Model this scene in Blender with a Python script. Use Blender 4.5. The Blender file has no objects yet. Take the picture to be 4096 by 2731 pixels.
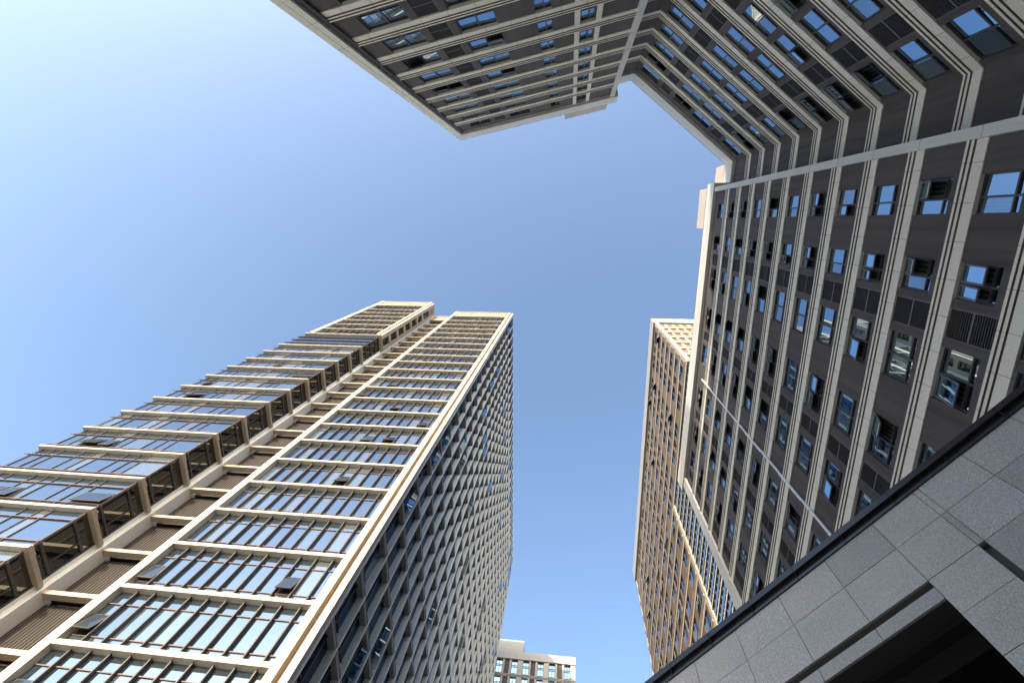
import bpy, math, random
from mathutils import Matrix, Vector
random.seed(7)
R = math.radians
S = bpy.context.scene
C = S.collection
EYE = 1.6

# ------------------------------------------------------------------ camera
cam_d = bpy.data.cameras.new('camera'); cam = bpy.data.objects.new('camera', cam_d); C.objects.link(cam)
RT = Vector((0.9931669, 0.0, 0.1167026)); DN = Vector((0.0282893, 0.9701750, -0.2407490)); FW = Vector((-0.1132219, 0.2424054, 0.9635457))
cam.matrix_world = Matrix(((RT.x, -DN.x, -FW.x, 0), (RT.y, -DN.y, -FW.y, 0), (RT.z, -DN.z, -FW.z, EYE), (0, 0, 0, 1)))
cam_d.sensor_fit = 'HORIZONTAL'; cam_d.sensor_width = 36.0; cam_d.lens = 16.952
cam_d.clip_start = 0.1; cam_d.clip_end = 5000
S.camera = cam

# ------------------------------------------------------------------ light
SUN_EL, SUN_AZ = 14.0, 16.0           # azimuth: degrees from -Y towards -X
sky_w = bpy.data.worlds.new("World"); S.world = sky_w; sky_w.use_nodes = True
nt = sky_w.node_tree; bg = nt.nodes['Background']
st = nt.nodes.new('ShaderNodeTexSky'); st.sky_type = 'NISHITA'; st.sun_disc = False
st.sun_elevation = R(SUN_EL); st.sun_rotation = R(180 + SUN_AZ)
st.air_density = 0.9; st.dust_density = 4.0; st.ozone_density = 1.9; st.altitude = 0
nt.links.new(st.outputs[0], bg.inputs[0]); bg.inputs[1].default_value = 0.15
sun_d = bpy.data.lights.new('sun', 'SUN'); sun = bpy.data.objects.new('sun', sun_d); C.objects.link(sun)
sun_d.energy = 2.0; sun_d.angle = R(0.5); sun_d.color = (1.0, 0.85, 0.65)
to_sun = Vector((-math.sin(R(SUN_AZ)) * math.cos(R(SUN_EL)), -math.cos(R(SUN_AZ)) * math.cos(R(SUN_EL)), math.sin(R(SUN_EL))))
sun.rotation_euler = to_sun.to_track_quat('Z', 'Y').to_euler(); sun.location = to_sun * 300
S.view_settings.view_transform = 'Standard'; S.view_settings.look = 'None'
S.view_settings.gamma = 1; S.view_settings.use_curve_mapping = False
S.view_settings.exposure = 1.93

# ------------------------------------------------------------------ materials
def mat(name, col, rough=0.6, metal=0.0, spec=0.5, noise=None, speck=None, bump=None):
    m = bpy.data.materials.new(name); m.use_nodes = True
    n = m.node_tree; b = n.nodes['Principled BSDF']
    b.inputs['Base Color'].default_value = (*col, 1); b.inputs['Roughness'].default_value = rough
    b.inputs['Metallic'].default_value = metal; b.inputs['Specular IOR Level'].default_value = spec
    out = None
    tc = n.nodes.new('ShaderNodeTexCoord')
    def mixc(a_sock, a_col, b_col, fac):
        mx = n.nodes.new('ShaderNodeMix'); mx.data_type = 'RGBA'
        n.links.new(fac, mx.inputs[0])
        if a_sock is None: mx.inputs[6].default_value = (*a_col, 1)
        else: n.links.new(a_sock, mx.inputs[6])
        mx.inputs[7].default_value = (*b_col, 1)
        return mx.outputs[2]
    def ramp(sock, lo, hi, top=1.0):
        r = n.nodes.new('ShaderNodeMapRange'); n.links.new(sock, r.inputs[0])
        r.inputs[1].default_value = lo; r.inputs[2].default_value = hi; r.inputs[3].default_value = 0; r.inputs[4].default_value = top
        return r.outputs[0]
    if noise:                          # (scale xyz, strength, second colour)
        mp = n.nodes.new('ShaderNodeMapping'); mp.inputs['Scale'].default_value = noise[0]
        n.links.new(tc.outputs['Object'], mp.inputs[0])
        t = n.nodes.new('ShaderNodeTexNoise'); t.inputs['Scale'].default_value = 1.0; t.inputs['Detail'].default_value = 5
        n.links.new(mp.outputs[0], t.inputs[0])
        out = mixc(out, col, noise[2], ramp(t.outputs[0], 0.35, 0.7, noise[1]))
    if speck:                          # list of (scale, lo, hi, strength, colour)
        for sc, lo, hi, top, c2 in speck:
            t = n.nodes.new('ShaderNodeTexNoise'); t.inputs['Scale'].default_value = sc; t.inputs['Detail'].default_value = 2
            n.links.new(tc.outputs['Object'], t.inputs[0])
            out = mixc(out, col, c2, ramp(t.outputs[0], lo, hi, top))
    if out is not None: n.links.new(out, b.inputs['Base Color'])
    if bump:
        t = n.nodes.new('ShaderNodeTexNoise'); t.inputs['Scale'].default_value = bump[0]
        n.links.new(tc.outputs['Object'], t.inputs[0])
        bp = n.nodes.new('ShaderNodeBump'); bp.inputs['Strength'].default_value = bump[1]; bp.inputs['Distance'].default_value = 0.02
        n.links.new(t.outputs[0], bp.inputs['Height']); n.links.new(bp.outputs[0], b.inputs['Normal'])
    return m

def glass(name, base, tint, fac, wav=0.02, blind=None, rough=0.015):
    """coated architectural glass: dark room behind, mirror coating in front, slightly wavy"""
    m = bpy.data.materials.new(name); m.use_nodes = True; n = m.node_tree
    n.nodes.clear()
    o = n.nodes.new('ShaderNodeOutputMaterial'); d = n.nodes.new('ShaderNodeBsdfDiffuse'); g = n.nodes.new('ShaderNodeBsdfGlossy')
    d.inputs[0].default_value = (*base, 1); g.inputs[0].default_value = (*tint, 1); g.inputs['Roughness'].default_value = rough
    tc = n.nodes.new('ShaderNodeTexCoord'); t = n.nodes.new('ShaderNodeTexNoise'); t.inputs['Scale'].default_value = 0.7; t.inputs['Detail'].default_value = 1
    n.links.new(tc.outputs['Object'], t.inputs[0])
    bp = n.nodes.new('ShaderNodeBump'); bp.inputs['Strength'].default_value = wav; bp.inputs['Distance'].default_value = 0.05
    n.links.new(t.outputs[0], bp.inputs['Height']); n.links.new(bp.outputs[0], g.inputs['Normal'])
    lw = n.nodes.new('ShaderNodeLayerWeight'); lw.inputs[0].default_value = 0.35
    mr = n.nodes.new('ShaderNodeMapRange'); mr.inputs[3].default_value = fac; mr.inputs[4].default_value = min(1, fac + 0.35)
    n.links.new(lw.outputs['Fresnel'], mr.inputs[0])
    if blind:                          # slatted or drawn blind behind the pane
        w = n.nodes.new('ShaderNodeTexWave'); w.wave_type = 'BANDS'; w.bands_direction = blind[2]; w.inputs['Scale'].default_value = blind[1]
        n.links.new(tc.outputs['Object'], w.inputs[0])
        mx = n.nodes.new('ShaderNodeMix'); mx.data_type = 'RGBA'; mx.inputs[6].default_value = (*base, 1); mx.inputs[7].default_value = (*blind[0], 1)
        n.links.new(w.outputs[0], mx.inputs[0]); n.links.new(mx.outputs[2], d.inputs[0])
    ms = n.nodes.new('ShaderNodeMixShader'); n.links.new(mr.outputs[0], ms.inputs[0])
    n.links.new(d.outputs[0], ms.inputs[1]); n.links.new(g.outputs[0], ms.inputs[2]); n.links.new(ms.outputs[0], o.inputs[0])
    return m

M = {}
M['cream'] = mat('cream_panel', (0.42, 0.36, 0.28), 0.45, noise=((0.25, 0.25, 0.08), 0.35, (0.345, 0.295, 0.23)))
M['cream_joint'] = mat('panel_joint', (0.16, 0.13, 0.11), 0.9)
M['grey_cream'] = mat('grey_cream_panel', (0.80, 0.80, 0.74), 0.5, noise=((0.3, 0.3, 0.1), 0.4, (0.70, 0.70, 0.65)))
M['stone'] = mat('pale_granite_band', (0.82, 0.79, 0.68), 0.7, noise=((0.15, 0.15, 0.6), 0.3, (0.70, 0.67, 0.56)),
                 speck=[(48, 0.58, 0.68, 0.7, (0.22, 0.20, 0.17))])
M['shade'] = mat('grey_sunshade', (0.26, 0.25, 0.24), 0.5)
M['white_stone'] = mat('white_parapet', (0.66, 0.66, 0.62), 0.6, noise=((0.2, 0.2, 0.3), 0.4, (0.56, 0.55, 0.51)))
M['dark'] = mat('charcoal_render', (0.100, 0.086, 0.085), 0.85, noise=((2.6, 2.6, 0.11), 0.85, (0.060, 0.051, 0.049)), bump=(35, 0.15))
M['brown'] = mat('brown_render', (0.135, 0.096, 0.068), 0.85, noise=((1.0, 1.0, 0.2), 0.5, (0.108, 0.077, 0.055)), bump=(35, 0.15))
M['groove_shade'] = mat('band_groove_shade', (0.19, 0.145, 0.11), 0.9)  # dark brown puts the shade under the band steps into the colour
M['frame'] = mat('dark_window_frame', (0.055, 0.050, 0.058), 0.45)
M['bframe'] = mat('bronze_mullion', (0.062, 0.055, 0.052), 0.4)
M['transom'] = mat('bronze_transom', (0.11, 0.07, 0.06), 0.45)
M['louv'] = mat('grey_louvre', (0.12, 0.12, 0.125), 0.5)
M['louv_b'] = mat('bronze_louvre', (0.085, 0.066, 0.055), 0.5)
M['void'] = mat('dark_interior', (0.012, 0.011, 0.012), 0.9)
M['conc'] = mat('beige_roof_render', (0.44, 0.41, 0.37), 0.8, noise=((0.25, 0.25, 0.1), 0.5, (0.36, 0.335, 0.30)))
M['granite'] = mat('grey_granite', (0.54, 0.525, 0.50), 0.55, noise=((0.6, 0.6, 0.9), 0.5, (0.37, 0.37, 0.365)),
                   speck=[(58, 0.48, 0.60, 0.6, (0.22, 0.225, 0.235)), (38, 0.55, 0.66, 0.6, (0.62, 0.64, 0.67)), (75, 0.56, 0.64, 0.6, (0.10, 0.10, 0.11))], bump=(60, 0.1))
M['granite_dark'] = mat('grey_granite_darker', (0.42, 0.418, 0.412), 0.55, noise=((0.6, 0.6, 0.9), 0.5, (0.33, 0.33, 0.328)),
                   speck=[(58, 0.48, 0.60, 0.6, (0.20, 0.205, 0.215)), (38, 0.55, 0.66, 0.6, (0.56, 0.58, 0.61)), (75, 0.56, 0.64, 0.6, (0.09, 0.09, 0.10))], bump=(60, 0.1))
M['granite_pale'] = mat('grey_granite_paler', (0.51, 0.505, 0.50), 0.55, noise=((0.6, 0.6, 0.9), 0.5, (0.41, 0.41, 0.405)),
                   speck=[(40, 0.48, 0.60, 0.6, (0.25, 0.255, 0.26)), (24, 0.55, 0.66, 0.6, (0.66, 0.67, 0.69)), (75, 0.56, 0.64, 0.6, (0.11, 0.11, 0.12))], bump=(60, 0.1))
M['g_joint'] = mat('granite_joint', (0.25, 0.235, 0.215), 0.9)
M['far_stone'] = mat('far_pale_cladding', (0.36, 0.355, 0.335), 0.6, noise=((0.2, 0.2, 0.2), 0.4, (0.31, 0.305, 0.29)))
M['dgranite'] = mat('black_granite', (0.055, 0.050, 0.046), 0.6, speck=[(40, 0.58, 0.68, 0.6, (0.11, 0.10, 0.09))])
M['black'] = mat('black_metal', (0.022, 0.022, 0.026), 0.3, spec=0.6)
M['pale_metal'] = mat('pale_metal_trim', (0.75, 0.80, 0.86), 0.35)
M['paving'] = mat('pale_paving', (0.31, 0.305, 0.30), 0.8, noise=((0.3, 0.3, 0.3), 0.5, (0.25, 0.245, 0.24)))
GA = [glass('tower_glass', (0.035, 0.045, 0.055), (0.37, 0.50, 0.64), 0.28, 0.012),
      glass('tower_glass_pale', (0.13, 0.15, 0.16), (0.37, 0.50, 0.64), 0.27, 0.012),
      glass('tower_glass_blind', (0.06, 0.07, 0.08), (0.37, 0.50, 0.64), 0.27, 0.012, ((0.16, 0.18, 0.19), 3.2, 'Z')),
      glass('tower_glass_curtain', (0.06, 0.08, 0.10), (0.37, 0.50, 0.64), 0.27, 0.012, ((0.10, 0.13, 0.15), 4.0, 'X'))]
GS = glass('tower_side_glass', (0.012, 0.014, 0.012), (0.36, 0.40, 0.38), 0.06, 0.02)
GB = [glass('block_glass', (0.010, 0.013, 0.016), (0.46, 0.66, 0.84), 0.64, 0.02),
      glass('block_glass_curtain', (0.04, 0.05, 0.05), (0.50, 0.72, 0.96), 0.42, 0.03, ((0.16, 0.18, 0.17), 2.6, 'X')),
      glass('block_glass_dim', (0.018, 0.022, 0.020), (0.42, 0.62, 0.80), 0.05, 0.06, ((0.10, 0.115, 0.105), 1.7, 'X'))]
GF = glass('flank_glass', (0.010, 0.013, 0.018), (0.42, 0.62, 0.92), 0.22, 0.03)
M['stone_warm'] = mat('warm_stone_band', (0.42, 0.36, 0.28), 0.7, noise=((0.15, 0.15, 0.6), 0.3, (0.35, 0.30, 0.235)))
GN = glass('far_glass', (0.03, 0.05, 0.06), (0.42, 0.60, 0.74), 0.42, 0.03)

# ------------------------------------------------------------------ mesh helpers
class Fr:
    """facade frame: s along the wall, h above the eye, off out of the wall towards the plaza"""
    def __init__(self, ang, d, side):
        a = R(ang); self.t = Vector((math.cos(a), math.sin(a), 0)); self.n = Vector((-math.sin(a), math.cos(a), 0)) * side; self.d = d
        self.flip = self.t.cross(-self.n).z < 0
    def P(self, s, h, off=0.0):
        v = self.t * s + self.n * (self.d - off); return (v.x, v.y, h + EYE)

class MB:
    def __init__(self): self.v = []; self.f = []; self.m = []
    def hexa(self, p, mi=0, flip=False):
        i = len(self.v); self.v += p
        q = [(0, 1, 2, 3), (7, 6, 5, 4), (0, 4, 5, 1), (1, 5, 6, 2), (2, 6, 7, 3), (3, 7, 4, 0)]
        for a in q:
            a = tuple(i + k for k in a); self.f.append(a if flip else a[::-1]); self.m.append(mi)
    def box(self, fr, s0, s1, h0, h1, o0, o1, mi=0):
        if s1 < s0: s0, s1 = s1, s0
        self.hexa([fr.P(s0, h0, o0), fr.P(s1, h0, o0), fr.P(s1, h1, o0), fr.P(s0, h1, o0),
                   fr.P(s0, h0, o1), fr.P(s1, h0, o1), fr.P(s1, h1, o1), fr.P(s0, h1, o1)], mi, fr.flip)
    def wbox(self, x0, x1, y0, y1, z0, z1, mi=0):
        self.hexa([(x0, y1, z0), (x1, y1, z0), (x1, y1, z1), (x0, y1, z1), (x0, y0, z0), (x1, y0, z0), (x1, y0, z1), (x0, y0, z1)], mi, True)
    def quad(self, a, b, c, d, mi=0):
        i = len(self.v); self.v += [a, b, c, d]; self.f.append((i, i + 1, i + 2, i + 3)); self.m.append(mi)
    def pane(self, fr, s0, s1, h0, h1, off, mi=0):
        j = [random.uniform(-.006, .006) for _ in range(3)]; j.append(j[0] + j[2] - j[1])
        q = [fr.P(s0, h0, off + j[0]), fr.P(s1, h0, off + j[1]), fr.P(s1, h1, off + j[2]), fr.P(s0, h1, off + j[3])]
        if fr.flip: q = q[::-1]
        self.quad(*q, mi)
    def prism(self, pts, z0, z1, mi=0):
        n = len(pts); i = len(self.v)
        ar = sum(pts[k][0] * pts[(k + 1) % n][1] - pts[(k + 1) % n][0] * pts[k][1] for k in range(n))
        if ar < 0: pts = pts[::-1]
        self.v += [(x, y, z0) for x, y in pts] + [(x, y, z1) for x, y in pts]
        for k in range(n):
            self.f.append((i + k, i + (k + 1) % n, i + n + (k + 1) % n, i + n + k)); self.m.append(mi)
        self.f.append(tuple(range(i + n - 1, i - 1, -1))); self.m.append(mi); self.f.append(tuple(range(i + n, i + 2 * n))); self.m.append(mi)
    def sweep(self, path, sides, prof, mi=0, mats=None):
        """path: plan points; profile: closed list of (off, h); off to the left/right of the path by sides"""
        n = len(path); nr = []
        for k in range(n - 1):
            dx, dy = path[k + 1][0] - path[k][0], path[k + 1][1] - path[k][1]; L = math.hypot(dx, dy)
            nr.append((-dy / L * sides, dx / L * sides))
        off = []
        for k in range(n):
            if k == 0: off.append(nr[0])
            elif k == n - 1: off.append(nr[-1])
            else:
                a, b = nr[k - 1], nr[k]; q = 1 + a[0] * b[0] + a[1] * b[1]; off.append(((a[0] + b[0]) / q, (a[1] + b[1]) / q))
        i = len(self.v); m = len(prof)
        for k in range(n):
            for o, h in prof: self.v.append((path[k][0] + off[k][0] * o, path[k][1] + off[k][1] * o, h + EYE))
        for k in range(n - 1):
            for j in range(m):
                a, b = i + k * m + j, i + k * m + (j + 1) % m
                f = (a, b, b + m, a + m)
                self.f.append(f if sides < 0 else f[::-1]); self.m.append(mats[j] if mats else mi)
        c0 = tuple(i + j for j in range(m)); c1 = tuple(i + (n - 1) * m + j for j in range(m))
        self.f.append(c0[::-1] if sides < 0 else c0); self.m.append(mi); self.f.append(c1 if sides < 0 else c1[::-1]); self.m.append(mi)
    def mesh(self, name, mats, org=(0, 0, 0)):
        me = bpy.data.meshes.new(name)
        me.from_pydata([(x - org[0], y - org[1], z - org[2]) for x, y, z in self.v], [], self.f)
        for m_ in (mats if isinstance(mats, (list, tuple)) else [mats]): me.materials.append(m_)
        me.polygons.foreach_set('material_index', self.m); me.update()
        return me

def thing(name, label, cat, loc, group=None):
    o = bpy.data.objects.new(name, None); C.objects.link(o); o.location = loc; o['label'] = label; o['category'] = cat
    o.empty_display_size = 0.5
    if group: o['group'] = group
    return o
def part(name, mb, mats, root, org=None):
    org = org if org is not None else tuple(root.location)
    o = bpy.data.objects.new(name, mb.mesh(name, mats, org)); C.objects.link(o); o.parent = root
    return o
def sub(name, mb, mats, par, org):
    o = bpy.data.objects.new(name, mb.mesh(name, mats, org)); C.objects.link(o); o.parent = par
    return o

def px(p):
    d = Vector((p[0], p[1], p[2] - EYE)); z = d.dot(FW)
    if z < 0.1: return None
    k = 16.952 / 36 * 1024
    return (512 + k * d.dot(RT) / z, 341 + k * d.dot(DN) / z)
def apparent(pts):
    """area in the picture of a quad, 0 when out of frame"""
    q = [px(p) for p in pts]
    if any(a is None for a in q): return 0
    cx = sum(a[0] for a in q) / 4; cy = sum(a[1] for a in q) / 4
    if not (-15 < cx < 1039 and -15 < cy < 697): return 0
    return abs(sum(q[i][0] * q[(i + 1) % 4][1] - q[(i + 1) % 4][0] * q[i][1] for i in range(4))) / 2

# ------------------------------------------------------------------ ground
g = MB(); g.quad((-1500, -1500, 0), (1500, -1500, 0), (1500, 1500, 0), (-1500, 1500, 0))
go = bpy.data.objects.new('ground', g.mesh('ground', M['paving'])); C.objects.link(go); go['kind'] = 'structure'

# ================================================================== apartment block (top and right)
F = 3.0
W1 = Fr(-11.7, 10.485, -1); W1r = Fr(-11.7, 12.05, -1); DG = Fr(39.2, 13.907, 1); DG.n = Vector((math.sin(R(39.2)), -math.cos(R(39.2)), 0)); DG.flip = DG.t.cross(-DG.n).z < 0
W3 = Fr(90.5, 13.72, -1); W3r = Fr(90.5, 15.15, -1)
W1.n = Vector((math.sin(R(-11.7)), -math.cos(R(-11.7)), 0)); W1r.n = W1.n
for q in (W1, W1r, W3, W3r): q.flip = q.t.cross(-q.n).z < 0
def meet(a, b):
    # plan corner of two wall planes
    A = a.n; Bn = b.n; det = A.x * Bn.y - A.y * Bn.x
    return ((a.d * Bn.y - b.d * A.y) / det, (A.x * b.d - Bn.x * a.d) / det)
def xy(fr, s, off=0): p = fr.P(s, 0, off); return (p[0], p[1])
n2 = meet(W1r, DG); n3 = meet(DG, W3r)
apt = thing('apartment_block', 'charcoal apartment block with pale stone bands and a recessed corner, overhead at upper right', 'apartment building', (9, -8, 0))
HP = 49.9; HT = 52.15
wm = MB()   # walls behind the openings, dark room plane
S_W1 = (-9.6, 5.95); S_W3 = (-3.25, 28.5)
# solid core set back 0.5 m so that openings are real recesses
def corept(fr, s): return xy(fr, s, -0.55)
core = [corept(W1, -9.3), corept(W1, 5.5), corept(W1r, 5.9)]
c2 = Fr(0, 0, 1)
def meet_off(a, b, o):
    A = Fr(0, 0, 1); A.n = a.n; A.d = a.d + o; Bq = Fr(0, 0, 1); Bq.n = b.n; Bq.d = b.d + o
    return meet(A, Bq)
core += [meet_off(W1r, DG, .55), meet_off(DG, W3r, .55), corept(W3r, -2.95), corept(W3, -2.9), corept(W3, 28.3), (19.3, 28.0), (19.3, -9.0), (7.0, -21.5), (-10.5, -17.5)]
wm.prism(core, 0.02, HP + EYE + 0.6, 1)
LEV = [0.86 + F * k for k in range(16)]          # bottoms of the stone bands
cols = {  # (kind, s0, s1)
 'W1': [('w', -7.72, -5.68), ('l', -5.34, -4.24), ('w', -3.84, -1.89), ('n', .03, .91), ('n', 2.43, 3.26)],
 'DG': [('w', -3.78, -1.8), ('l', -1.47, -.33), ('w', .02, 1.96), ('w', 2.32, 4.26), ('l', 4.57, 5.72), ('w', 5.98, 7.96)],
 'W3': [('m', -1.67, -.32), ('m', 1.27, 2.57), ('l', 2.9, 4.02), ('w', 4.33, 6.3), ('w', 8.1, 10.02), ('l', 10.53, 11.45), ('w', 11.88, 13.8), ('w', 16.3, 18.15), ('l', 18.88, 19.9), ('w', 20.3, 22.2), ('w', 23.4, 25.3), ('l', 25.7, 26.7)],
}
rng = {'W1': (-8.95, 5.6), 'DG': None, 'W3': (-2.85, 27.5)}
sDG = (DG.t.x * n2[0] + DG.t.y * n2[1], DG.t.x * n3[0] + DG.t.y * n3[1]); rng['DG'] = sDG
FR = {'W1': W1, 'DG': DG, 'W3': W3}
wins = []; louvs = []
for fn, fr in FR.items():
    s0, s1 = rng[fn]
    for k, lv in enumerate(LEV):
        top = lv + F if k < 15 else HP + 0.05
        zt = lv + F if k < 15 else lv + F + 0.02
        b0 = lv + 0.02
        edges = s0
        for kind, a, b in cols[fn]:
            a += 0; b += 0
            wm.box(fr, edges, a, b0, top, -0.56, 0.0)                      # wall pier
            sill = lv + (1.26 if kind != 'l' else .9)
            wm.box(fr, a, b, b0, sill, -0.56, 0.0)                          # wall under the opening
            if k == 15: wm.box(fr, a, b, zt, top, -0.56, 0.0)
            (louvs if kind == 'l' else wins).append((fn, fr, kind, a, b, sill, zt, k))
            edges = b
        wm.box(fr, edges, s1, b0, top, -0.56, 0.0)
# blank return walls in the re-entrant corners
wm.box(W1r, 5.5, W1r.t.x * n2[0] + W1r.t.y * n2[1], 0, HP + .05, -0.5, 0)
wm.box(W3r, W3r.t.x * n3[0] + W3r.t.y * n3[1], -2.9, 0, HP + .05, -0.5, 0)
part('wall', wm, [M['dark'], M['void']], apt)
# stone bands
def band_prof(lv, k=1.0):
    # fascia, then two courses corbelled out above it, each over a small recess painted brown for soffit shade
    return [(-0.1, lv), (.05 * k, lv), (.05 * k, lv + .475 * k), (.02 * k, lv + .475 * k), (.02 * k, lv + .515 * k), (.095 * k, lv + .515 * k), (.095 * k, lv + .65 * k),
            (.06 * k, lv + .65 * k), (.06 * k, lv + .685 * k), (.14 * k, lv + .685 * k), (.14 * k, lv + .80 * k), (-0.1, lv + .80 * k)]
BMATS = [0, 0, 0, 1, 1, 0, 0, 1, 1, 0, 0, 0]  # recess backs and step undersides take the painted shade
def joints(mb, fr, s0, s1, lv, k=1.0, step=1.33, mi=2):
    s = s0 + step * .6
    while s < s1 - .2:
        for (h0, h1, o) in ((0, .475, .05), (.515, .65, .095), (.685, .80, .14)):
            mb.box(fr, s - .007, s + .007, lv + h0 * k - .002, lv + h1 * k + .002, o * k - .03, o * k + .003, mi)
        s += step
for lv in LEV:
    for nm, path, fr, a, b in (('W1', [xy(W1, -8.72), xy(W1, 5.58)], W1, -8.72, 5.58),
                               ('in', [xy(W1r, 5.9), n2, n3, xy(W3r, -2.9)], DG, sDG[0] + .35, sDG[1] - .35),
                               ('W3', [xy(W3, -2.85), xy(W3, 27.35)], W3, -2.85, 27.35)):
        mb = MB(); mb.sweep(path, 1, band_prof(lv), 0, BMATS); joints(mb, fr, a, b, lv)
        part('stone_band', mb, [M['stone'], M['groove_shade'], M['cream_joint']], apt)
# pilasters beside the narrow stair window
for k, lv in enumerate(LEV):
    for a, b in ((2.08, 2.38), (3.29, 3.59)):
        mb = MB(); mb.box(W1, a, b, lv + .805, lv + F - .005 if k < 15 else HP, -0.05, 0.06); mb.box(W1, a - .001, b + .001, lv + 2.0, lv + 2.012, 0.03, .063, 1)
        part('pilaster', mb, [M['stone'], M['cream_joint']], apt)
# corner piers
def pier(fr, segs, h0, h1, root, mats, jstep=3.0, name='pier'):
    mb = MB()
    for a, b, o0, o1 in segs: mb.box(fr, a, b, h0, h1, o0, o1)
    h = h0 + 1.0
    while h < h1 - .5:
        for a, b, o0, o1 in segs: mb.box(fr, a - .003, b + .003, h - .007, h + .007, o1 - .06, o1 + .003, 1)
        h += jstep
    return part(name, mb, mats, root)
pier(W1, [(-9.6, -9.3, -.9, .30), (-9.3, -9.27, -.9, .27), (-9.27, -8.98, -.9, .30)], 0, HP - .02, apt, [M['stone'], M['cream_joint']])
mb = MB(); mb.box(W1, -8.98, -8.72, 0, HP - .02, -.5, .16); part('pier', mb, [M['dark']], apt)
pier(W1, [(5.58, 5.75, -.4, .2), (5.75, 5.77, -.4, .18), (5.77, 5.96, -1.7, .2)], 0, HP - .02, apt, [M['white_stone'], M['cream_joint']])
pier(W3, [(-3.22, -3.03, -1.6, .2), (-3.03, -3.01, -.4, .185), (-3.01, -2.82, -.4, .2)], 0, HP - .02, apt, [M['white_stone'], M['cream_joint']])
pier(W3, [(27.3, 27.85, -.6, .2), (27.85, 27.88, -.6, .18), (27.88, 28.4, -.6, .2)], 0, HP - .02, apt, [M['white_stone'], M['cream_joint']])
# parapet
P_path = [xy(W1, -9.68), xy(W1, 6.0), xy(W1r, 6.0), n2, n3, xy(W3r, -3.32), xy(W3, -3.32), xy(W3, 28.7), (19.2, 28.9)]
mb = MB(); mb.sweep(P_path, 1, [(-.6, HP), (.30, HP), (.30, HT), (-.6, HT)]); mb.sweep(P_path, 1, [(.25, HP + 1.02), (.303, HP + 1.02), (.303, HP + 1.035), (.25, HP + 1.035)], 1)
part('parapet', mb, [M['white_stone'], M['cream_joint']], apt)
mb = MB(); mb.sweep(P_path, 1, [(.21, HT + .16), (.27, HT + .16), (.27, HT + .24), (.21, HT + .24)])
for a, b in zip(P_path[:-1], P_path[1:]):
    L = math.hypot(b[0] - a[0], b[1] - a[1]); q = int(L / 2.2)
    dx, dy = (b[0] - a[0]) / L, (b[1] - a[1]) / L
    for i in range(q):
        x, y = a[0] + dx * (i + .5) * 2.2 - dy * .24, a[1] + dy * (i + .5) * 2.2 + dx * .24
        mb.wbox(x - .04, x + .04, y - .04, y + .04, HT + EYE, HT + EYE + .2)
for x, y, z0, z1 in ((16.2, -5.4, 60.7, 62.0), (15.7, .6, 64.9, 66.2), (15.7, -3.3, 64.9, 65.9), (13.5, 28.3, HT + EYE, HT + EYE + 1.1), (-11.4, -8.4, HT + EYE, HT + EYE + 1.0)):
    mb.wbox(x - .03, x + .03, y - .03, y + .03, z0, z1)
part('roof_rail', mb, M['black'], apt)
# roof structures
mb = MB(); Wp = Fr(-11.7, 11.6, -1); Wp.n = W1.n; Wp.flip = W1.flip; mb.box(Wp, 1.40, 6.22, HT - 3, 62.0, -4, 0)
part('plant_room', mb, M['conc'], apt)
mb = MB(); mb.wbox(16.0, 18.8, -5.75, -3.0, 50, 60.8); part('plant_room', mb, M['conc'], apt)
mb = MB(); mb.wbox(15.5, 19.0, -3.6, .88, 50, 65.0); part('plant_room', mb, M['conc'], apt)
# pale metal trim running down the right wing
mb = MB(); h = 8.0
while h < 47.4:
    mb.box(W3, 15.12 + random.uniform(-.03, .03), 15.25 + random.uniform(-.03, .03), h, min(h + 3.0, 47.5), .12, .2); h += 3.015
part('metal_trim', mb, M['pale_metal'], apt)

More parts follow.
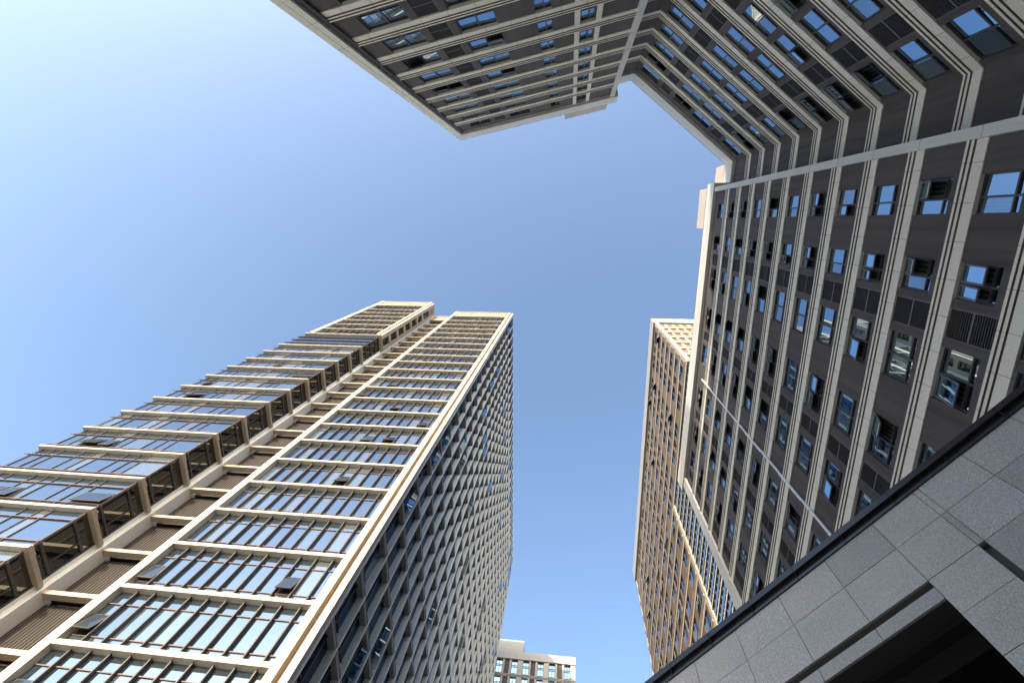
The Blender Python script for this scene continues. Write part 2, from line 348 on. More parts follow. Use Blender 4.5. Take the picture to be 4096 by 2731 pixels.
# ---- window units (local: x along wall, y out, z up)
def lbox(mb, x0, x1, y0, y1, z0, z1, mi=0): mb.wbox(x0, x1, y0, y1, z0, z1, mi)
def lpane(mb, x0, x1, z0, z1, y, mi=0, lean=0.0):
    a, b, c = (random.uniform(-.012, .012) for _ in range(3))
    mb.quad((x1, y + a, z0), (x0, y + b, z0), (x0, y + c, z1), (x1, y + c + a - b, z1), mi)
def win_meshes(w, h, kind, var, gl, fm):
    f = MB(); p = MB(); sash = MB(); t = .06
    lbox(f, 0, w, -.05, .05, 0, t); lbox(f, 0, w, -.05, .05, h - t, h); lbox(f, 0, t, -.05, .05, t, h - t); lbox(f, w - t, w, -.05, .05, t, h - t)
    tr = h * .22; lbox(f, t, w - t, -.06, .06, tr - .035, tr + .035)
    mx = w * (.5 if kind == 'w' else .57)
    lbox(f, mx - .035, mx + .035, -.065, .065, t, h - t)
    cells = [(t, mx - .035), (mx + .035, w - t)]
    nopen = []
    for i, (a, b) in enumerate(cells):
        lpane(p, a, b, t, tr - .035, 0.0, 1 if var == 5 else 0)
        o = (var >> i) & 1 if kind != 'n' else 0
        lpane(p, a, b, tr + .035, h - t, 0.0, 2 if o else (1 if (var + i) in (5, 9, 10) else 0))
        if o:   # top-hung sash pushed out at the foot
            z0, z1 = tr + .03, h - t; L = z1 - z0; an = R((14, 22, 18, 10)[(var + i) % 4]); dy, dz = math.sin(an), math.cos(an)
            def pt(x, q, e): return (x, .05 + q * dy + e * dz, z1 - q * dz + e * dy)
            def bar(x0, x1, q0, q1, mi=0):
                sash.hexa([pt(x0, q1, -.02), pt(x1, q1, -.02), pt(x1, q0, -.02), pt(x0, q0, -.02), pt(x0, q1, .03), pt(x1, q1, .03), pt(x1, q0, .03), pt(x0, q0, .03)], mi, False)
            bar(a, b, 0, .06); bar(a, b, L - .06, L); bar(a, a + .06, .06, L - .06); bar(b - .06, b, .06, L - .06)
            sash.quad(pt(a + .06, L - .06, .0), pt(b - .06, L - .06, .0), pt(b - .06, .06, .0), pt(a + .06, .06, .0), 1)
    out = [f.mesh('window', fm), p.mesh('pane', gl)]
    out.append(sash.mesh('open_sash', [M['louv'], gl[0]]) if sash.v else None)
    return out
def louv_mesh(w, h, lm):
    f = MB(); t = .04
    lbox(f, 0, w, -.03, .04, 0, t); lbox(f, 0, w, -.03, .04, h - t, h); lbox(f, 0, t, -.03, .04, t, h - t); lbox(f, w - t, w, -.03, .04, t, h - t)
    lbox(f, t, w - t, -.03, .045, h * .5 - .03, h * .5 + .03)
    z = t + .05
    nz = int((h - .1) / .105)
    for i in range(nz):                       # fixed blades, tilted
        zc = .05 + (i + .5) * (h - .1) / nz
        f.hexa([(t, -.05, zc + .012), (w - t, -.05, zc + .012), (w - t, -.05, zc + .03), (t, -.05, zc + .03),
                (t, .01, zc - .012), (w - t, .01, zc - .012), (w - t, .01, zc + .006), (t, .01, zc + .006)], 0, False)
    return f.mesh('louvre_panel', lm)
def loc_mat(fr, s, h, off, root, k=1.0):
    p = fr.P(s, h, off); t, o = fr.t, -fr.n
    L = root.location
    return Matrix(((t.x * k, o.x * k, 0, p[0] - L.x), (t.y * k, o.y * k, 0, p[1] - L.y), (0, 0, k, p[2] - L.z), (0, 0, 0, 1)))
def add_units(items, root, gl, fm, lm, is_louv, off, k=1.0, limit=100):
    """the largest in the picture are parts of their own, the rest one part"""
    cache = {}; ranked = []
    for it in items:
        fn, fr, kind, a, b, z0, z1, lev = it
        ar = apparent([fr.P(a, z0, off), fr.P(b, z0, off), fr.P(b, z1, off), fr.P(a, z1, off)])
        ranked.append((ar, it))
    ranked.sort(key=lambda q: -q[0])
    rest = {}
    for i, (ar, it) in enumerate(ranked):
        fn, fr, kind, a, b, z0, z1, lev = it
        w, h = round((b - a) / k, 2), round((z1 - z0) / k, 2)
        if is_louv:
            key = (w, h)
            if key not in cache: cache[key] = [louv_mesh(w, h, lm)]
        else:
            key_r = random.random()
            if fn in ('W1', 'DG'): var = 0 if key_r < .74 else (2 if key_r < .84 else (1 if key_r < .92 else 3))
            elif fn == 'M': var = 0 if key_r < .8 else 1 if key_r < .9 else 2
            else: var = (0 if key_r < .36 else 1 if key_r < .56 else 2 if key_r < .70 else 3)
            var += 4 * random.randint(0, 2)
            key = (w, h, kind, var)
            if key not in cache: cache[key] = win_meshes(w, h, kind, var, gl, fm)
        mw = loc_mat(fr, a, z0, off, root, k)
        if i < limit:
            o = bpy.data.objects.new('louvre_panel' if is_louv else 'window', cache[key][0]); C.objects.link(o); o.parent = root; o.matrix_local = mw
            if not is_louv:
                for nm, me in zip(('pane', 'open_sash'), cache[key][1:]):
                    if me: c = bpy.data.objects.new(nm, me); C.objects.link(c); c.parent = o
        else:
            for j, me in enumerate(cache[key]):
                if me: rest.setdefault(j, []).append((me, mw))
    top = None
    for j in sorted(rest):
        vs, fs, ms = [], [], []; mats_ = [m_ for m_ in rest[j][0][0].materials]
        for me, mw in rest[j]:
            n0 = len(vs); vs += [mw @ v.co for v in me.vertices]
            for p_ in me.polygons: fs.append(tuple(n0 + q for q in p_.vertices)); ms.append(p_.material_index)
        nm = 'louvre_panel' if is_louv else ('window', 'pane', 'open_sash')[j]
        me2 = bpy.data.meshes.new(nm); me2.from_pydata(vs, [], fs)
        for m_ in mats_: me2.materials.append(m_)
        me2.polygons.foreach_set('material_index', ms); me2.update()
        o = bpy.data.objects.new(nm, me2); C.objects.link(o); o.parent = root if j == 0 else top; o['kind'] = 'stuff'
        if j == 0: top = o
add_units(wins, apt, GB, [M['frame']], None, False, -0.15)
add_units(louvs, apt, None, None, [M['louv']], True, -0.06)

# ================================================================== glass office tower (left)
A = Fr(0, 20.6, 1); AR = Fr(90, 12.5, 1)          # front faces -Y, side faces +X
twr = thing('office_tower', 'tall cream and blue glass office tower with stacked projecting glazed bays, rising at the left', 'office building', (-25, 40, 0))
HR = 109.1; BL = [17.05 + 3.9 * k for k in range(-4, 22)]         # beam bottoms
YB = 87.0
wb = MB()
wb.wbox(-26.0, -13.2, 21.25, YB, 0.02, HR + EYE - .6)
wb.wbox(-31.0, -26.0, 22.75, YB, 0.02, HR + EYE - .6)
wb.wbox(-43.4, -31.6, 19.35, 78, 0.02, HR + EYE - .6)
part('wall', wb, M['void'], twr)
def beam(fr, s0, s1, h, off0, mats, jn, k=1.0):
    mb = MB()
    mb.box(fr, s0, s1, h, h + .25, off0 - .45, off0)                      # fascia
    mb.box(fr, s0, s1, h + .25, h + .36, off0 - .45, off0 - .07)          # upper lip
    for s in jn: mb.box(fr, s - .008, s + .008, h - .002, h + .252, off0 - .4, off0 + .003, 1); mb.box(fr, s - .008, s + .008, h + .25, h + .363, off0 - .4, off0 - .067, 1)
    return mb
CM = [M['cream'], M['cream_joint']]
X0, X1 = -25.42, -13.62
MUL = [-24.3 + 1.11 * i for i in range(-1, 10)]
MUL = [m_ for m_ in MUL if X0 + .15 < m_ < X1 - .15]
# main pillars
pier(A, [(-26.03, X0, -1.6, 0)], 0, HR, twr, CM, 3.9, 'pillar')
pier(A, [(X1, -13.38, -.7, 0), (-13.38, -13.36, -.7, -.02), (-13.36, -13.12, -.7, 0)], 0, HR, twr, CM, 3.9, 'pillar')
mb = MB(); mb.wbox(-13.12, -12.86, 20.98, 21.4, 0, HR + EYE - .3); part('pillar', mb, M['cream'], twr)
mb = MB(); mb.wbox(-12.86, -12.46, 20.75, 21.15, 0, HR + EYE)
for i in range(28): mb.wbox(-12.863, -12.457, 20.747, 20.8, 17.25 + EYE + 3.9 * (i - 4), 17.264 + EYE + 3.9 * (i - 4), 1)
part('pillar', mb, CM, twr)
def gl_pick():
    r = random.random(); return 0 if r < .62 else 1 if r < .72 else 2 if r < .86 else 3
mull_items = []; open_sashes = []
def glazed_floor(fr, s0, s1, h0, h1, mulls, off, tr, root, mdep=.22, sash_p=.05, mw=.07, tilt=0.25):
    """one floor of curtain wall: panes in one window, its frame a sub-part, open sashes sub-parts"""
    org = fr.P((s0 + s1) / 2, h0, off); lo = tuple(a - b for a, b in zip(org, root.location))
    p = MB(); f = MB(); ed = [s0] + list(mulls) + [s1]; hs = [h0] + [h0 + t for t in tr] + [h1]; sashes = []
    kind_floor = random.random()
    for a, b in zip(ed[:-1], ed[1:]):
        gp = gl_pick()
        for j in range(len(hs) - 1):
            mi = gp if j == 1 or gp == 1 and j == 0 else (3 if j == 0 else (gp if gp == 1 else 0))
            p.pane(fr, a, b, hs[j], hs[j + 1], off, mi)
        if b - a > .7 and len(hs) > 2 and random.random() < sash_p: sashes.append((a + .06, b - .06, hs[1] + .04, hs[2] - .04))
    for m_ in mulls: f.box(fr, m_ - mw / 2, m_ + mw / 2, h0, h1, off - .02, off + mdep, 0)
    for t in tr: f.box(fr, s0, s1, h0 + t - .03, h0 + t + .03, off - .02, off + .055, 1)
    o = bpy.data.objects.new('window', p.mesh('window', GA, org)); C.objects.link(o); o.parent = root; o.location = lo
    c = bpy.data.objects.new('frame', f.mesh('frame', [M['bframe'], M['transom']], org)); C.objects.link(c); c.parent = o
    for a, b, z0, z1 in sashes:
        sb = MB(); z1 = z0 + (z1 - z0) * .62; L = z1 - z0; an = R(random.choice((9, 12, 16))); dy, dz = math.sin(an), math.cos(an)
        def pt(s, q, e): return fr.P(s, z1 - q * dz + e * dy, off + .07 + q * dy + e * dz)
        def bar(a0, b0, q0, q1):
            sb.hexa([pt(a0, q1, -.03), pt(b0, q1, -.03), pt(b0, q0, -.03), pt(a0, q0, -.03), pt(a0, q1, .03), pt(b0, q1, .03), pt(b0, q0, .03), pt(a0, q0, .03)], 0, fr.flip)
        bar(a, b, 0, .07); bar(a, b, L - .09, L); bar(a, a + .06, .07, L - .09); bar(b - .06, b, .07, L - .09)
        sb.quad(pt(a + .06, L - .08, .032), pt(b - .06, L - .08, .032), pt(b - .06, .06, .032), pt(a + .06, .06, .032), 1)
        # dark opening behind
        sb.quad(fr.P(a, z0, off + .02), fr.P(b, z0, off + .02), fr.P(b, z1, off + .02), fr.P(a, z1, off + .02), 2)
        sub('open_sash', sb, [M['bframe'], GA[0], M['void']], o, org)
    return o
for k, h in enumerate(BL):
    jn = [-24.9 + 2.22 * i + (.55 if k % 2 else 0) for i in range(5)]
    part('beam', beam(A, X0, X1, h, -.02, CM, jn), CM, twr)
    top = BL[k + 1] if k + 1 < len(BL) else 104.0
    if top > 12: glazed_floor(A, X0, X1, h + .30, top + .02, MUL, -.44, (.62, top - h - 1.15), twr, sash_p=.09 if k > 20 else .05)
# crown louvres above the main front
def crown(fr, s0, s1, h0, h1, off, root, pitch=.26):
    mb = MB(); mb.box(fr, s0, s1, h0, h0 + .3, off - .5, off + .02); mb.box(fr, s0, s1, h1 - .32, h1, off - .5, off + .04); mb.box(fr, s0, s1, h0 + .3, h1 - .32, off - .5, off - .3, 1)
    s = s0 + .1
    while s < s1 - .1: mb.box(fr, s, s + .13, h0 + .3, h1 - .32, off - .3, off - .05); s += pitch
    part('crown_screen', mb, [M['cream'], M['cream_joint']], root)
crown(A, X0, X1, 104.0, HR - .05, -.05, twr)
crown(Fr(0, 21.63, 1), -30.9, -26.03, 104.0, HR - .6, -.1, twr)
# louvre strip between pillar and bays
ST = Fr(0, 21.65, 1)
for k, h in enumerate(BL):
    part('beam', beam(ST, -30.9, -26.03, h, 0, CM, [-28.6]), CM, twr)
    top = BL[k + 1] if k + 1 < len(BL) else 104.0
    mb = MB(); mb.box(ST, -30.9, -26.03, h + .36, top, -1.0, -.84, 1)
    s = -30.72
    while s < -26.1: mb.box(ST, s, s + .045, h + .36, top, -.85, -.81); s += .235
    mb.box(ST, -27.55, -27.43, h + .36, top, -.85, -.58)
    part('louvre_panel', mb, [M['louv_b'], M['void']], twr)
# pier between the strip and the bays
mb = MB(); mb.wbox(-31.35, -30.9, 21.5, 22.7, 0, HR + EYE - .4); mb.wbox(-31.75, -31.35, 21.28, 22.7, 0, HR + EYE - .5)
for i in range(28):
    z = 18.65 + 3.9 * (i - 4); mb.wbox(-31.352, -30.897, 21.497, 22.6, z, z + .014, 1)
part('pillar', mb, [M['grey_cream'], M['cream_joint']], twr)
# projecting bays: floors below the slim upper shaft
BX0, BX1 = -44.5, -31.06
BF = Fr(0, 18.55, 1); BG = Fr(0, 18.9, 1); SG = Fr(90, 31.47, 1)
bl_box = [h for i, h in enumerate(BL) if h < 69] + [BL[19]]
bm = []
s = -31.47
while s > BX0:
    bm += [s - 2.45, s - 3.36, s - 4.5]; s -= 4.03
bm = sorted(m_ for m_ in bm if m_ > BX0 + .3)
for i, h in enumerate(bl_box):
    mb = MB()
    mb.wbox(BX0, BX1, 18.55, 19.3, h + EYE + .06, h + EYE + .30)                    # front brow
    mb.wbox(BX0, BX1 + .002, 18.62, 19.3, h + EYE + .30, h + EYE + .38)
    mb.wbox(-31.6, BX1, 19.3, 21.42, h + EYE + .06, h + EYE + .30)                  # side return
    mb.wbox(-31.6, BX1 - .06, 19.3, 21.42, h + EYE + .30, h + EYE + .38)
    for s in [BX1 - 1.2 - 2.1 * q for q in range(6)]: mb.wbox(s - .008, s + .008, 18.547, 18.8, h + EYE + .057, h + EYE + .303, 1)
    mb.wbox(BX1 - .03, BX1 + .003, 19.9, 19.915, h + EYE + .057, h + EYE + .303, 1)
    part('bay_frame', mb, CM, twr)
    # glazing under this brow
    lo_ = bl_box[i - 1] + .36 if i else 0
    if h < 14: continue
    double = h - lo_ > 5
    tr = (2.0, 3.9, 5.8) if double else (.62, 2.72)
    o = glazed_floor(BG, BX0 + .1, -31.47, lo_, h + .08, [] if double else bm, 0, tr, twr, mdep=.07, sash_p=.075, mw=.065)
    if double:
        f = MB()
        for s in bm: f.box(BG, s - .02, s + .02, lo_, h + .08, -.02, .02)
        for t in tr: f.box(BG, BX0 - .35, -31.47, lo_ + t - .06, lo_ + t + .06, 0, .16)
        sub('frame', f, [M['bframe']], o, BG.P((BX0 + .1 - 31.47) / 2, lo_, 0))
    else:
        f = MB()
        for t in tr: f.box(BG, BX0 - .28, -31.47, lo_ + t - .035, lo_ + t + .035, .04, .10)
        f.box(BG, -31.53, -31.46, lo_, h + .06, -.05, .07)
        sub('frame', f, [M['transom']], o, BG.P((BX0 + .1 - 31.47) / 2, lo_, 0))
    # side glass of the bay
    p = MB(); f = MB(); org = SG.P(19.0, lo_, 0); lc = tuple(a - b for a, b in zip(org, twr.location))
    p.pane(SG, 18.9, 21.28, lo_, h + .08, 0)
    for t in tr: f.box(SG, 18.9, 21.28, lo_ + t - .09, lo_ + t + .09, -.05, .09)
    f.box(SG, 20.45, 20.53, lo_, lo_ + (3.9 if double else 2.72), -.05, .07); f.box(SG, 21.18, 21.28, lo_, h + .06, -.05, .09); f.box(SG, 18.9, 18.98, lo_, h + .06, -.05, .05)
    o = bpy.data.objects.new('window', p.mesh('window', GS, org)); C.objects.link(o); o.parent = twr; o.location = lc
    sub('frame', f, M['frame'], o, org)
# slim upper shaft with frame
UB = 75.9 + 1.3; UF = Fr(0, 18.47, 1)
mb = MB(); mb.box(UF, -43.9, -43.1, BL[19] + .38, HR + .02, -1.2, 0); mb.box(UF, -31.95, -31.52, BL[19] + .38, HR + .02, -.5, 0); mb.box(UF, -31.52, -31.02, BL[19] + .38, HR - .4, -.9, -.25)
part('pillar', mb, M['cream'], twr)
for k in range(15, 22):
    h = BL[k + 0] if k < len(BL) else 0
ub = [h for h in BL if h > BL[19] + .1]
for i, h in enumerate([BL[19]] + ub):
    if i: part('beam', beam(UF, -43.1, -31.95, h, -.05, CM, [-40.5, -37.9, -35.3]), CM, twr)
    top = ([BL[19]] + ub + [104.0])[i + 1]
    glazed_floor(UF, -43.1, -31.95, h + .38, top + .02, [-43.1 + 1.115 * q for q in range(1, 10)], -.44, (.6, top - h - 1.1), twr, sash_p=.14)
crown(UF, -43.1, -31.95, 104.0, HR - .03, -.08, twr)
# its side face with punched windows
US = Fr(90, 30.98, 1)
mb = MB(); wins_s = []
lv = BL[19] + .4
lvl = [BL[19]] + ub
mb.box(US, 18.74, 19.43, lv, HR - .42, -.5, 0); mb.box(US, 20.85, 21.6, lv, HR - .42, -.5, 0)
for i, h in enumerate(lvl):
    top = (lvl + [104.0])[i + 1]
    mb.box(US, 19.43, 20.85, top - .35, top + .45 if i < len(lvl) - 1 else top + .1, -.5, .0)
mb.box(US, 19.43, 20.85, lv, lv + .1, -.5, 0)
for q in range(14): mb.box(US, 19.43, 20.85, 104.2 + q * .33, 104.35 + q * .33, -.4, -.1)
part('wall', mb, M['cream'], twr)
for i, h in enumerate(lvl):
    top = (lvl + [104.0])[i + 1]
    p = MB(); f = MB(); h0 = h + .45; h1 = top - .35; org = US.P(19.43, h0, -.3); lc = tuple(a - b for a, b in zip(org, twr.location))
    p.pane(US, 19.43, 20.85, h0, h1, -.3); f.box(US, 19.43, 20.85, h0 + 1.9, h0 + 2.0, -.33, -.22); f.box(US, 20.1, 20.18, h0, h0 + 1.9, -.33, -.24)
    o = bpy.data.objects.new('window', p.mesh('window', GS, org)); C.objects.link(o); o.parent = twr; o.location = lc
    sub('frame', f, M['frame'], o, org)

# right flank: deep pale fins, sunshades and strip windows
fins = [23.65 + 2.165 * i for i in range(30)]
ye = fins[-1]
wmb = MB(); wmb.wbox(-13.25, -12.97, 21.45, 21.6, 0, HR + EYE); wmb.wbox(-13.2, -13.05, 21.6, 87.0, 0, HR + EYE - 1, 1); part('wall', wmb, [M['grey_cream'], M['void']], twr)
mb = MB(); mb.wbox(-12.98, -12.6, 21.15, 21.62, 0, HR + EYE - .2)
for i in range(26): mb.wbox(-12.981, -12.597, 21.147, 21.623, 18.6 + 3.9 * (i - 4), 18.613 + 3.9 * (i - 4), 1)
part('pillar', mb, [M['grey_cream'], M['cream_joint']], twr)
for y in fins:
    mb = MB(); last = y == ye
    mb.wbox(-13.04, -12.5, y - .07, y + (.07 if not last else .9), 0, HR + EYE - .1)
    for i in range(27):
        z = 18.85 + 3.9 * (i - 4) + (.6 if int(y * 10) % 2 else 0)
        if z < HR + 1: mb.wbox(-12.85, -12.499, y - .074, y + .05, z, z + .016, 1)
    part('fin', mb, [M['grey_cream'], M['cream_joint']], twr)
for k, h in enumerate(BL):
    mb = MB(); top = BL[k + 1] if k + 1 < len(BL) else 104.0
    for a, b in zip([21.53] + fins[:-1], fins):
        mb.wbox(-13.04, -12.57, a + .065, b - .065, h + EYE, h + EYE + .24); mb.wbox(-13.04, -12.54, a + .066, b - .066, h + EYE + .24, h + EYE + .30)
    part('sunshade', mb, M['shade'], twr)
    if top < 12: continue
    p = MB(); f = MB(); org = (-12.8, 50, h + EYE); lc = tuple(a - b for a, b in zip(org, twr.location))
    for a, b in zip([21.53] + fins[:-1], fins):
        a0 = a + .06; b0 = b - .06; mid = a0 + (b0 - a0) * .52
        for u0, u1 in ((a0, mid), (mid, b0)):
            e = random.uniform(-.012, .012); p.quad((-12.99 + e, u0, h + EYE + .3), (-12.99 - e, u1, h + EYE + .3), (-12.99 - e, u1, top + EYE), (-12.99 + e, u0, top + EYE), 0 if random.random() < .93 else 1)
        f.wbox(-13.01, -12.87, mid - .04, mid + .04, h + EYE + .3, top + EYE)
        f.wbox(-13.01, -12.93, a0, b0, h + EYE + 1.15, h + EYE + 1.23)
        if random.random() < .07:     # sash standing open
            f.hexa([(-12.78, mid + .05, h + EYE + 1.3), (-12.74, mid + .05, h + EYE + 1.3), (-12.74, mid + .05, top + EYE - .3), (-12.78, mid + .05, top + EYE - .3),
                    (-12.50, mid + .6, h + EYE + 1.3), (-12.46, mid + .58, h + EYE + 1.3), (-12.46, mid + .58, top + EYE - .3), (-12.50, mid + .6, top + EYE - .3)], 1, True)
    o = bpy.data.objects.new('window', p.mesh('window', [GF, GB[1]], org)); C.objects.link(o); o.parent = twr; o.location = lc
    sub('frame', f, [M['frame'], GB[0]], o, org)
mb = MB()
for a, b in zip([21.53] + fins[:-1], fins):
    for q in range(14): mb.wbox(-12.85, -12.6, a + .08, b - .09, 104.3 + EYE + q * .34, 104.5 + EYE + q * .34)
part('crown_screen', mb, M['louv_b'], twr)
mb = MB(); mb.wbox(-13.2, -12.62, 21.2, ye + .5, HR + EYE - .35, HR + EYE - .05); part('crown_screen', mb, M['cream'], twr)

# ================================================================== bronze tower behind the right wing
K = 4.33 / 3.0
MX = Fr(90, 19.76 + .07, -1); MFr = Fr(0, 22.45 + .3, 1)
MX.n = Vector((1, 0, 0)); MX.flip = MX.t.cross(-MX.n).z < 0
brz = thing('residential_tower', 'brown rendered high-rise with pale bands and a lit cream end wall, behind the right wing', 'apartment building', (30, 57, 0))
MP, MT = 110.6, 114.8; YE = 91.5; YP = 49.9; HG = 79.6
ML = [105.3 - 4.33 * k for k in range(24)]
wm = MB()
wm.prism([(20.5, 51.0), (20.5, YE - .3), (44, YE - .3), (44, 51.0)], 0.02, MP + EYE + .5, 1)
wm.prism([(20.5, 23.4), (20.5, 51.0), (44, 51.0), (44, 23.4)], HG + EYE + .3, MP + EYE + .5, 1)
wm.prism([(20.2, 24.2), (20.2, 51.0), (44, 51.0), (44, 24.2)], 0.02, HG + EYE + .2, 1)
mwin = []; mlou = []
pat = [('w', 0, 2.85), ('l', 3.35, 4.9), ('w', 5.4, 8.2)]; per = 10.7
for lv in ML:
    full = lv < HG - 1
    s0 = YP if full else 22.8; top = lv + 4.33 if lv < 105 else MP + .05; ed = s0; b0 = lv + .03
    q = 0
    while True:
        base = 24.3 + per * q
        if base > YE: break
        for kind, a, b in pat:
            a, b = base + a, base + b
            if a < s0 + .3 or b > YE - .8: continue
            sill = lv + (1.5 if kind == 'w' else 1.25); zt = lv + 4.33
            wm.box(MX, ed, a, b0, top, -.62, 0); wm.box(MX, a, b, b0, sill, -.62, 0)
            if lv > 105: wm.box(MX, a, b, zt, top, -.62, 0)
            (mlou if kind == 'l' else mwin).append(('M', MX, kind, a, b, sill, zt if zt < MP else MP, 0)); ed = b
        q += 1
    wm.box(MX, ed, YE - .5, b0, top, -.62, 0)
# lit end wall
wm.box(MFr, 20.4, 44, HG, MP + .05, -.62, 0)
part('wall', wm, [M['brown'], M['void']], brz)
for lv in ML:
    full = lv < HG - 1
    mb = MB(); pth = [(19.83, YE - .4), (19.83, YP if full else 22.75)]
    mb.sweep(pth, -1, band_prof(lv, K), 0, BMATS); part('stone_band', mb, [M['stone_warm'], M['groove_shade']], brz)
    if not full:
        mb = MB(); mb.box(MFr, 20.5, 44, lv - .1, lv + .75, -.1, .30); mb.box(MFr, 20.5, 44, lv + .82, lv + 1.15, -.1, .2); mb.box(MFr, 20.5, 44, lv + .75, lv + .82, -.1, .1, 1)
        part('stone_band', mb, [M['cream'], M['groove_shade']], brz)
        s = 21.6
        while s < 40:
            mb = MB(); mb.box(MFr, s, s + .5, lv + 1.15, min(lv + 4.23, MP), -.1, .16); part('pilaster', mb, M['cream'], brz); s += 1.63
mb = MB(); mb.box(MFr, 19.78, 20.5, HG - .3, MP, -.5, .36); part('pier', mb, M['cream'], brz)
mb = MB(); mb.box(MFr, 20.5, 44, HG - .55, HG + .02, -.6, .3); part('stone_band', mb, M['cream'], brz)
mb = MB(); mb.wbox(19.76, 20.4, YE - .5, YE, 0, MP + EYE); part('pier', mb, M['cream'], brz)
mb = MB(); mb.wbox(19.74, 20.6, YP - .25, YP + .25, 0, HG + EYE - .1); mb.wbox(19.70, 20.5, YP - .75, YP - .25, 0, HG + EYE - .4); part('pier', mb, M['cream'], brz)
mb = MB(); mb.sweep([(19.83, YE + .2), (19.83, 22.75), (44, 22.75)], -1, [(-.8, MP), (.40, MP), (.40, MT), (-.8, MT)]); part('parapet', mb, M['far_stone'], brz)
add_units(mwin, brz, [GF, GB[1], GB[2]], [M['frame']], None, False, -0.10, K)
add_units(mlou, brz, None, None, [M['louv']], True, -0.10, K)
# glazed loggia zone with pale slab edges
GZ = []
h = 76.9
while h > 2: GZ.append(h); h -= 2.165
for i, h in enumerate(GZ):
    mb = MB(); mb.wbox(19.76, 19.84, 22.35, YP - .75, h + EYE, h + EYE + .24); mb.wbox(19.84, 40, 22.35, 22.47, h + EYE, h + EYE + .26); mb.wbox(19.84, 20.6, 22.47, YP - .75, h + EYE + .03, h + EYE + .23, 1); mb.wbox(20.6, 40, 22.47, 23.1, h + EYE + .03, h + EYE + .23, 1); part('slab_edge', mb, [M['white_stone'], M['bframe']], brz)
    nx = GZ[i - 1] if i else HG - .6
    p = MB(); p.quad((19.94, 22.9, h + EYE + .1), (19.94, YP - .7, h + EYE + .1), (19.94, YP - .7, nx + EYE), (19.94, 22.9, nx + EYE)); p.quad((19.94, 22.9, h + EYE + .42), (40, 22.9, h + EYE + .42), (40, 22.9, nx + EYE), (19.94, 22.9, nx + EYE))
    org = (19.94, 36, h + EYE); o = bpy.data.objects.new('window', p.mesh('window', GB[0], org)); C.objects.link(o); o.parent = brz; o.location = tuple(a - b for a, b in zip(org, brz.location))
    f = MB(); y = 23.4
    while y < YP - .9:
        f.wbox(19.85, 19.95, y, y + .12, h + EYE + .2, nx + EYE)
        y += 1.27
    f.wbox(19.88, 19.95, 23.0, YP - .75, h + EYE + .9, h + EYE + 1.0); sub('frame', f, M['bframe'], o, org)
mb = MB(); mb.wbox(22.5, 27, 63.0, 84, 112, 121.3); part('plant_room', mb, M['conc'], brz)
mb = MB(); mb.wbox(22.2, 28, 46.0, 58.5, 112, 123.8); part('plant_room', mb, M['conc'], brz)

# ================================================================== far block at the bottom
N = Fr(0, 107.0, 1)
far = thing('far_block', 'distant pale block with blue windows and a roof box, partly behind the glass tower', 'apartment building', (-14, 115, 0))
NP, NT = 97.7, 99.95; NF = 4.75
wm = MB(); wm.wbox(-26, 4.2, 107.6, 125, 0.02, NT + EYE - .3, 1)
ncols = [('w', -22.2, -20.7), ('p', -20.2, -19.0), ('w', -18.4, -16.9), ('w', -15.3, -13.7), ('p', -13.2, -11.96), ('w', -11.45, -9.93), ('w', -8.62, -7.1), ('p', -6.66, -5.5), ('w', -5.0, -3.45), ('w', -2.16, -.6), ('p', -.14, 1.1), ('w', 1.57, 3.15)]
npan = []; nwin = []
for k in range(21):
    top = NP + .1 - NF * k; bot = top - 4.0; ed = -26
    for kind, a, b in ncols:
        wm.box(N, ed, a, bot, top, -.6, 0); (nwin if kind == 'w' else npan).append((a, b, bot, top)); ed = b
    wm.box(N, ed, 4.3, bot, top, -.6, 0)
    wm.box(N, -26, 4.3, bot - .75, bot, -.6, 0)
    for a in (-.35, 1.33): pass
part('wall', wm, [M['far_stone'], M['void']], far)
for i, (a, b, z0, z1) in enumerate(nwin[:72]):
    if a < -19 or z0 < 60: continue
    f = MB(); p = MB(); org = N.P(a, z0, -.3); lc = tuple(x - y for x, y in zip(org, far.location))
    f.box(N, a, b, z0, z0 + .12, -.34, -.22); f.box(N, a, b, z1 - .12, z1, -.34, -.22); f.box(N, a, a + .1, z0, z1, -.34, -.22); f.box(N, b - .1, b, z0, z1, -.34, -.22)
    m_ = (a + b) / 2; f.box(N, m_ - .04, m_ + .04, z0, z1, -.34, -.22)
    for q in (.3, 2.1, 2.5): f.box(N, a, b, z0 + q, z0 + q + .09, -.34, -.22)
    p.pane(N, a, b, z0, z1, -.3)
    o = bpy.data.objects.new('window', f.mesh('window', M['frame'], org)); C.objects.link(o); o.parent = far; o.location = lc
    sub('pane', p, GN, o, org)
for a, b, z0, z1 in npan[:24]:
    if a < -19 or z0 < 60: continue
    mb = MB(); mb.box(N, a, b, z0, z1, -.55, -.25); mb.box(N, a + .15, b - .15, z0 + .3, z0 + .36, -.25, -.2, 1); part('wall_panel', mb, [M['dark'], M['frame']], far)
for k in range(8):
    z = NP + .1 - NF * (k + 1)
    mb = MB(); mb.box(N, -26, 4.3, z + .15, z + .28, -.1, .12); mb.box(N, -26, 4.3, z + .45, z + .62, -.1, .16); part('string_course', mb, M['far_stone'], far)
mb = MB(); mb.box(N, -26, 4.4, NP + .1, NT, -.6, .25)
s = -24.0
while s < 4.3: mb.box(N, s - .01, s + .01, NP + .1, NT + .002, .2, .253, 1); s += 1.5
mb.box(N, -26, 4.4, NP + 1.2, NP + 1.215, .2, .253, 1)
part('parapet', mb, [M['far_stone'], M['cream_joint']], far)
mb = MB(); mb.box(N, -24, -8.9, NT - .2, 103.6, -7, -.1)
s = -22.5
while s < -9: mb.box(N, s - .01, s + .01, NT, 103.6, -.15, -.097, 1); s += 1.1
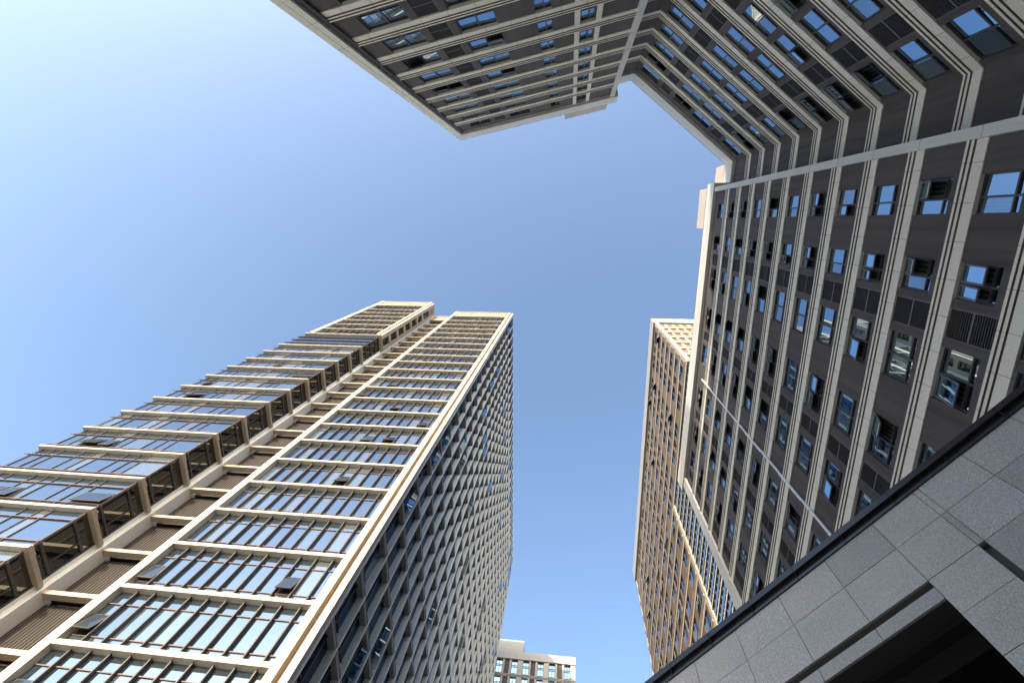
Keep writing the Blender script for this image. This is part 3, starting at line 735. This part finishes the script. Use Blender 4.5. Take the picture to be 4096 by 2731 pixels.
for q in (.9, 1.8, 2.7): mb.box(N, -24, -8.9, NT + q, NT + q + .015, -.15, -.097, 1)
part('plant_room', mb, [M['far_stone'], M['cream_joint']], far)
mb = MB(); mb.box(N, -26, 4.3, NT + .25, NT + .31, -.2, -.14)
for s in range(-24, 5, 2): mb.box(N, s - .03, s + .03, NT, NT + .3, -.2, -.14)
mb.box(N, 3.9, 3.98, NT, NT + 1.0, -.2, -.12); mb.box(N, -9.3, -9.22, 103.6, 104.3, -.4, -.32)
part('roof_rail', mb, M['frame'], far)

# ================================================================== granite podium wall, close on the right
G = Fr(-50.8, 10.0, 1)
pod = thing('granite_wall', 'speckled grey granite wall with a black metal coping and a dark recess, close by at the lower right', 'wall', (7.7, 6.3, 0))
rows = [10.90, 10.02, 9.03, 8.59, 8.2, 7.33, 6.45, 5.6, 4.7, 3.8, 2.9, 2.0, 1.1, .2, -1.55]
colsG = [-16.6, -15.1, -13.7, -12.25, -10.8, -9.35, -7.95, -6.55, -5.09, -3.64, -2.19, -.78, .35, .49, 1.64, 2.85, 4.05, 5.25, 6.45, 7.65, 8.85]
gm = MB(); gap = .006
gm.box(G, -16.6, -.80, 8.62, 8.85, -.5, -.06, 1); gm.box(G, -16.6, -.80, 9.08, 10.86, -.5, -.06, 1); gm.box(G, -16.6, -.80, 8.5, 9.3, -.8, -.5, 2); gm.box(G, -.72, .35, -1.6, 10.86, -.5, -.06, 1); gm.box(G, .49, 8.85, -1.6, 10.86, -.5, -.06, 1); gm.box(G, .35, .49, 9.06, 10.86, -.5, -.06, 1); gm.box(G, .30, .54, -1.6, 9.06, -.6, -.5, 1)
def slab(a, b, z0, z1): gm.box(G, a + gap, b - gap, z0 + gap, z1 - gap, -.06, random.uniform(-.003, .003), random.choice((0, 0, 3, 4)))
for a, b in zip(colsG[:-1], colsG[1:]):
    if a >= .35 - 1e-6 and b <= .49 + 1e-6: slab(a, b, 10.02, 10.90); slab(a, b, 9.05, 10.02); continue
    if b <= -.77:
        slab(a, b, 10.02, 10.90); slab(a, b, 9.05, 10.02); slab(a, b, 8.59, 8.88)
    else:
        zz = [10.90, 10.02, 9.05, 8.2, 7.33, 6.45, 5.6, 4.7, 3.8, 2.9, 2.0, 1.1, .2, -1.58]
        for z1, z0 in zip(zz[:-1], zz[1:]): slab(a, b, z0, z1)
part('stone_facing', gm, [M['granite'], M['g_joint'], M['void'], M['granite_dark'], M['granite_pale']], pod)
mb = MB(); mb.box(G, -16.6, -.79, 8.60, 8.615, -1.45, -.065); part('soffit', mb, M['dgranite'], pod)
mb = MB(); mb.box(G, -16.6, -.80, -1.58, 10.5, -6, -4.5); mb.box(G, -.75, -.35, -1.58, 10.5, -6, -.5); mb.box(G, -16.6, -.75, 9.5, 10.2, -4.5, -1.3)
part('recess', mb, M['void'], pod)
mb = MB()
mb.box(G, -16.6, 8.9, 11.16, 11.33, -1.2, .05); mb.box(G, -16.6, 8.9, 10.97, 11.16, -1.2, -.06); mb.box(G, -16.6, 8.9, 10.90, 10.97, -1.2, .04)
s = -16
while s < 8.8: mb.box(G, s - .008, s + .008, 10.898, 11.332, -.3, .053, 1); s += 1.45
part('coping', mb, [M['black'], M['void']], pod)
mb = MB(); mb.box(G, .35, .49, -1.58, 9.05, -.3, -.12); part('channel', mb, M['black'], pod)
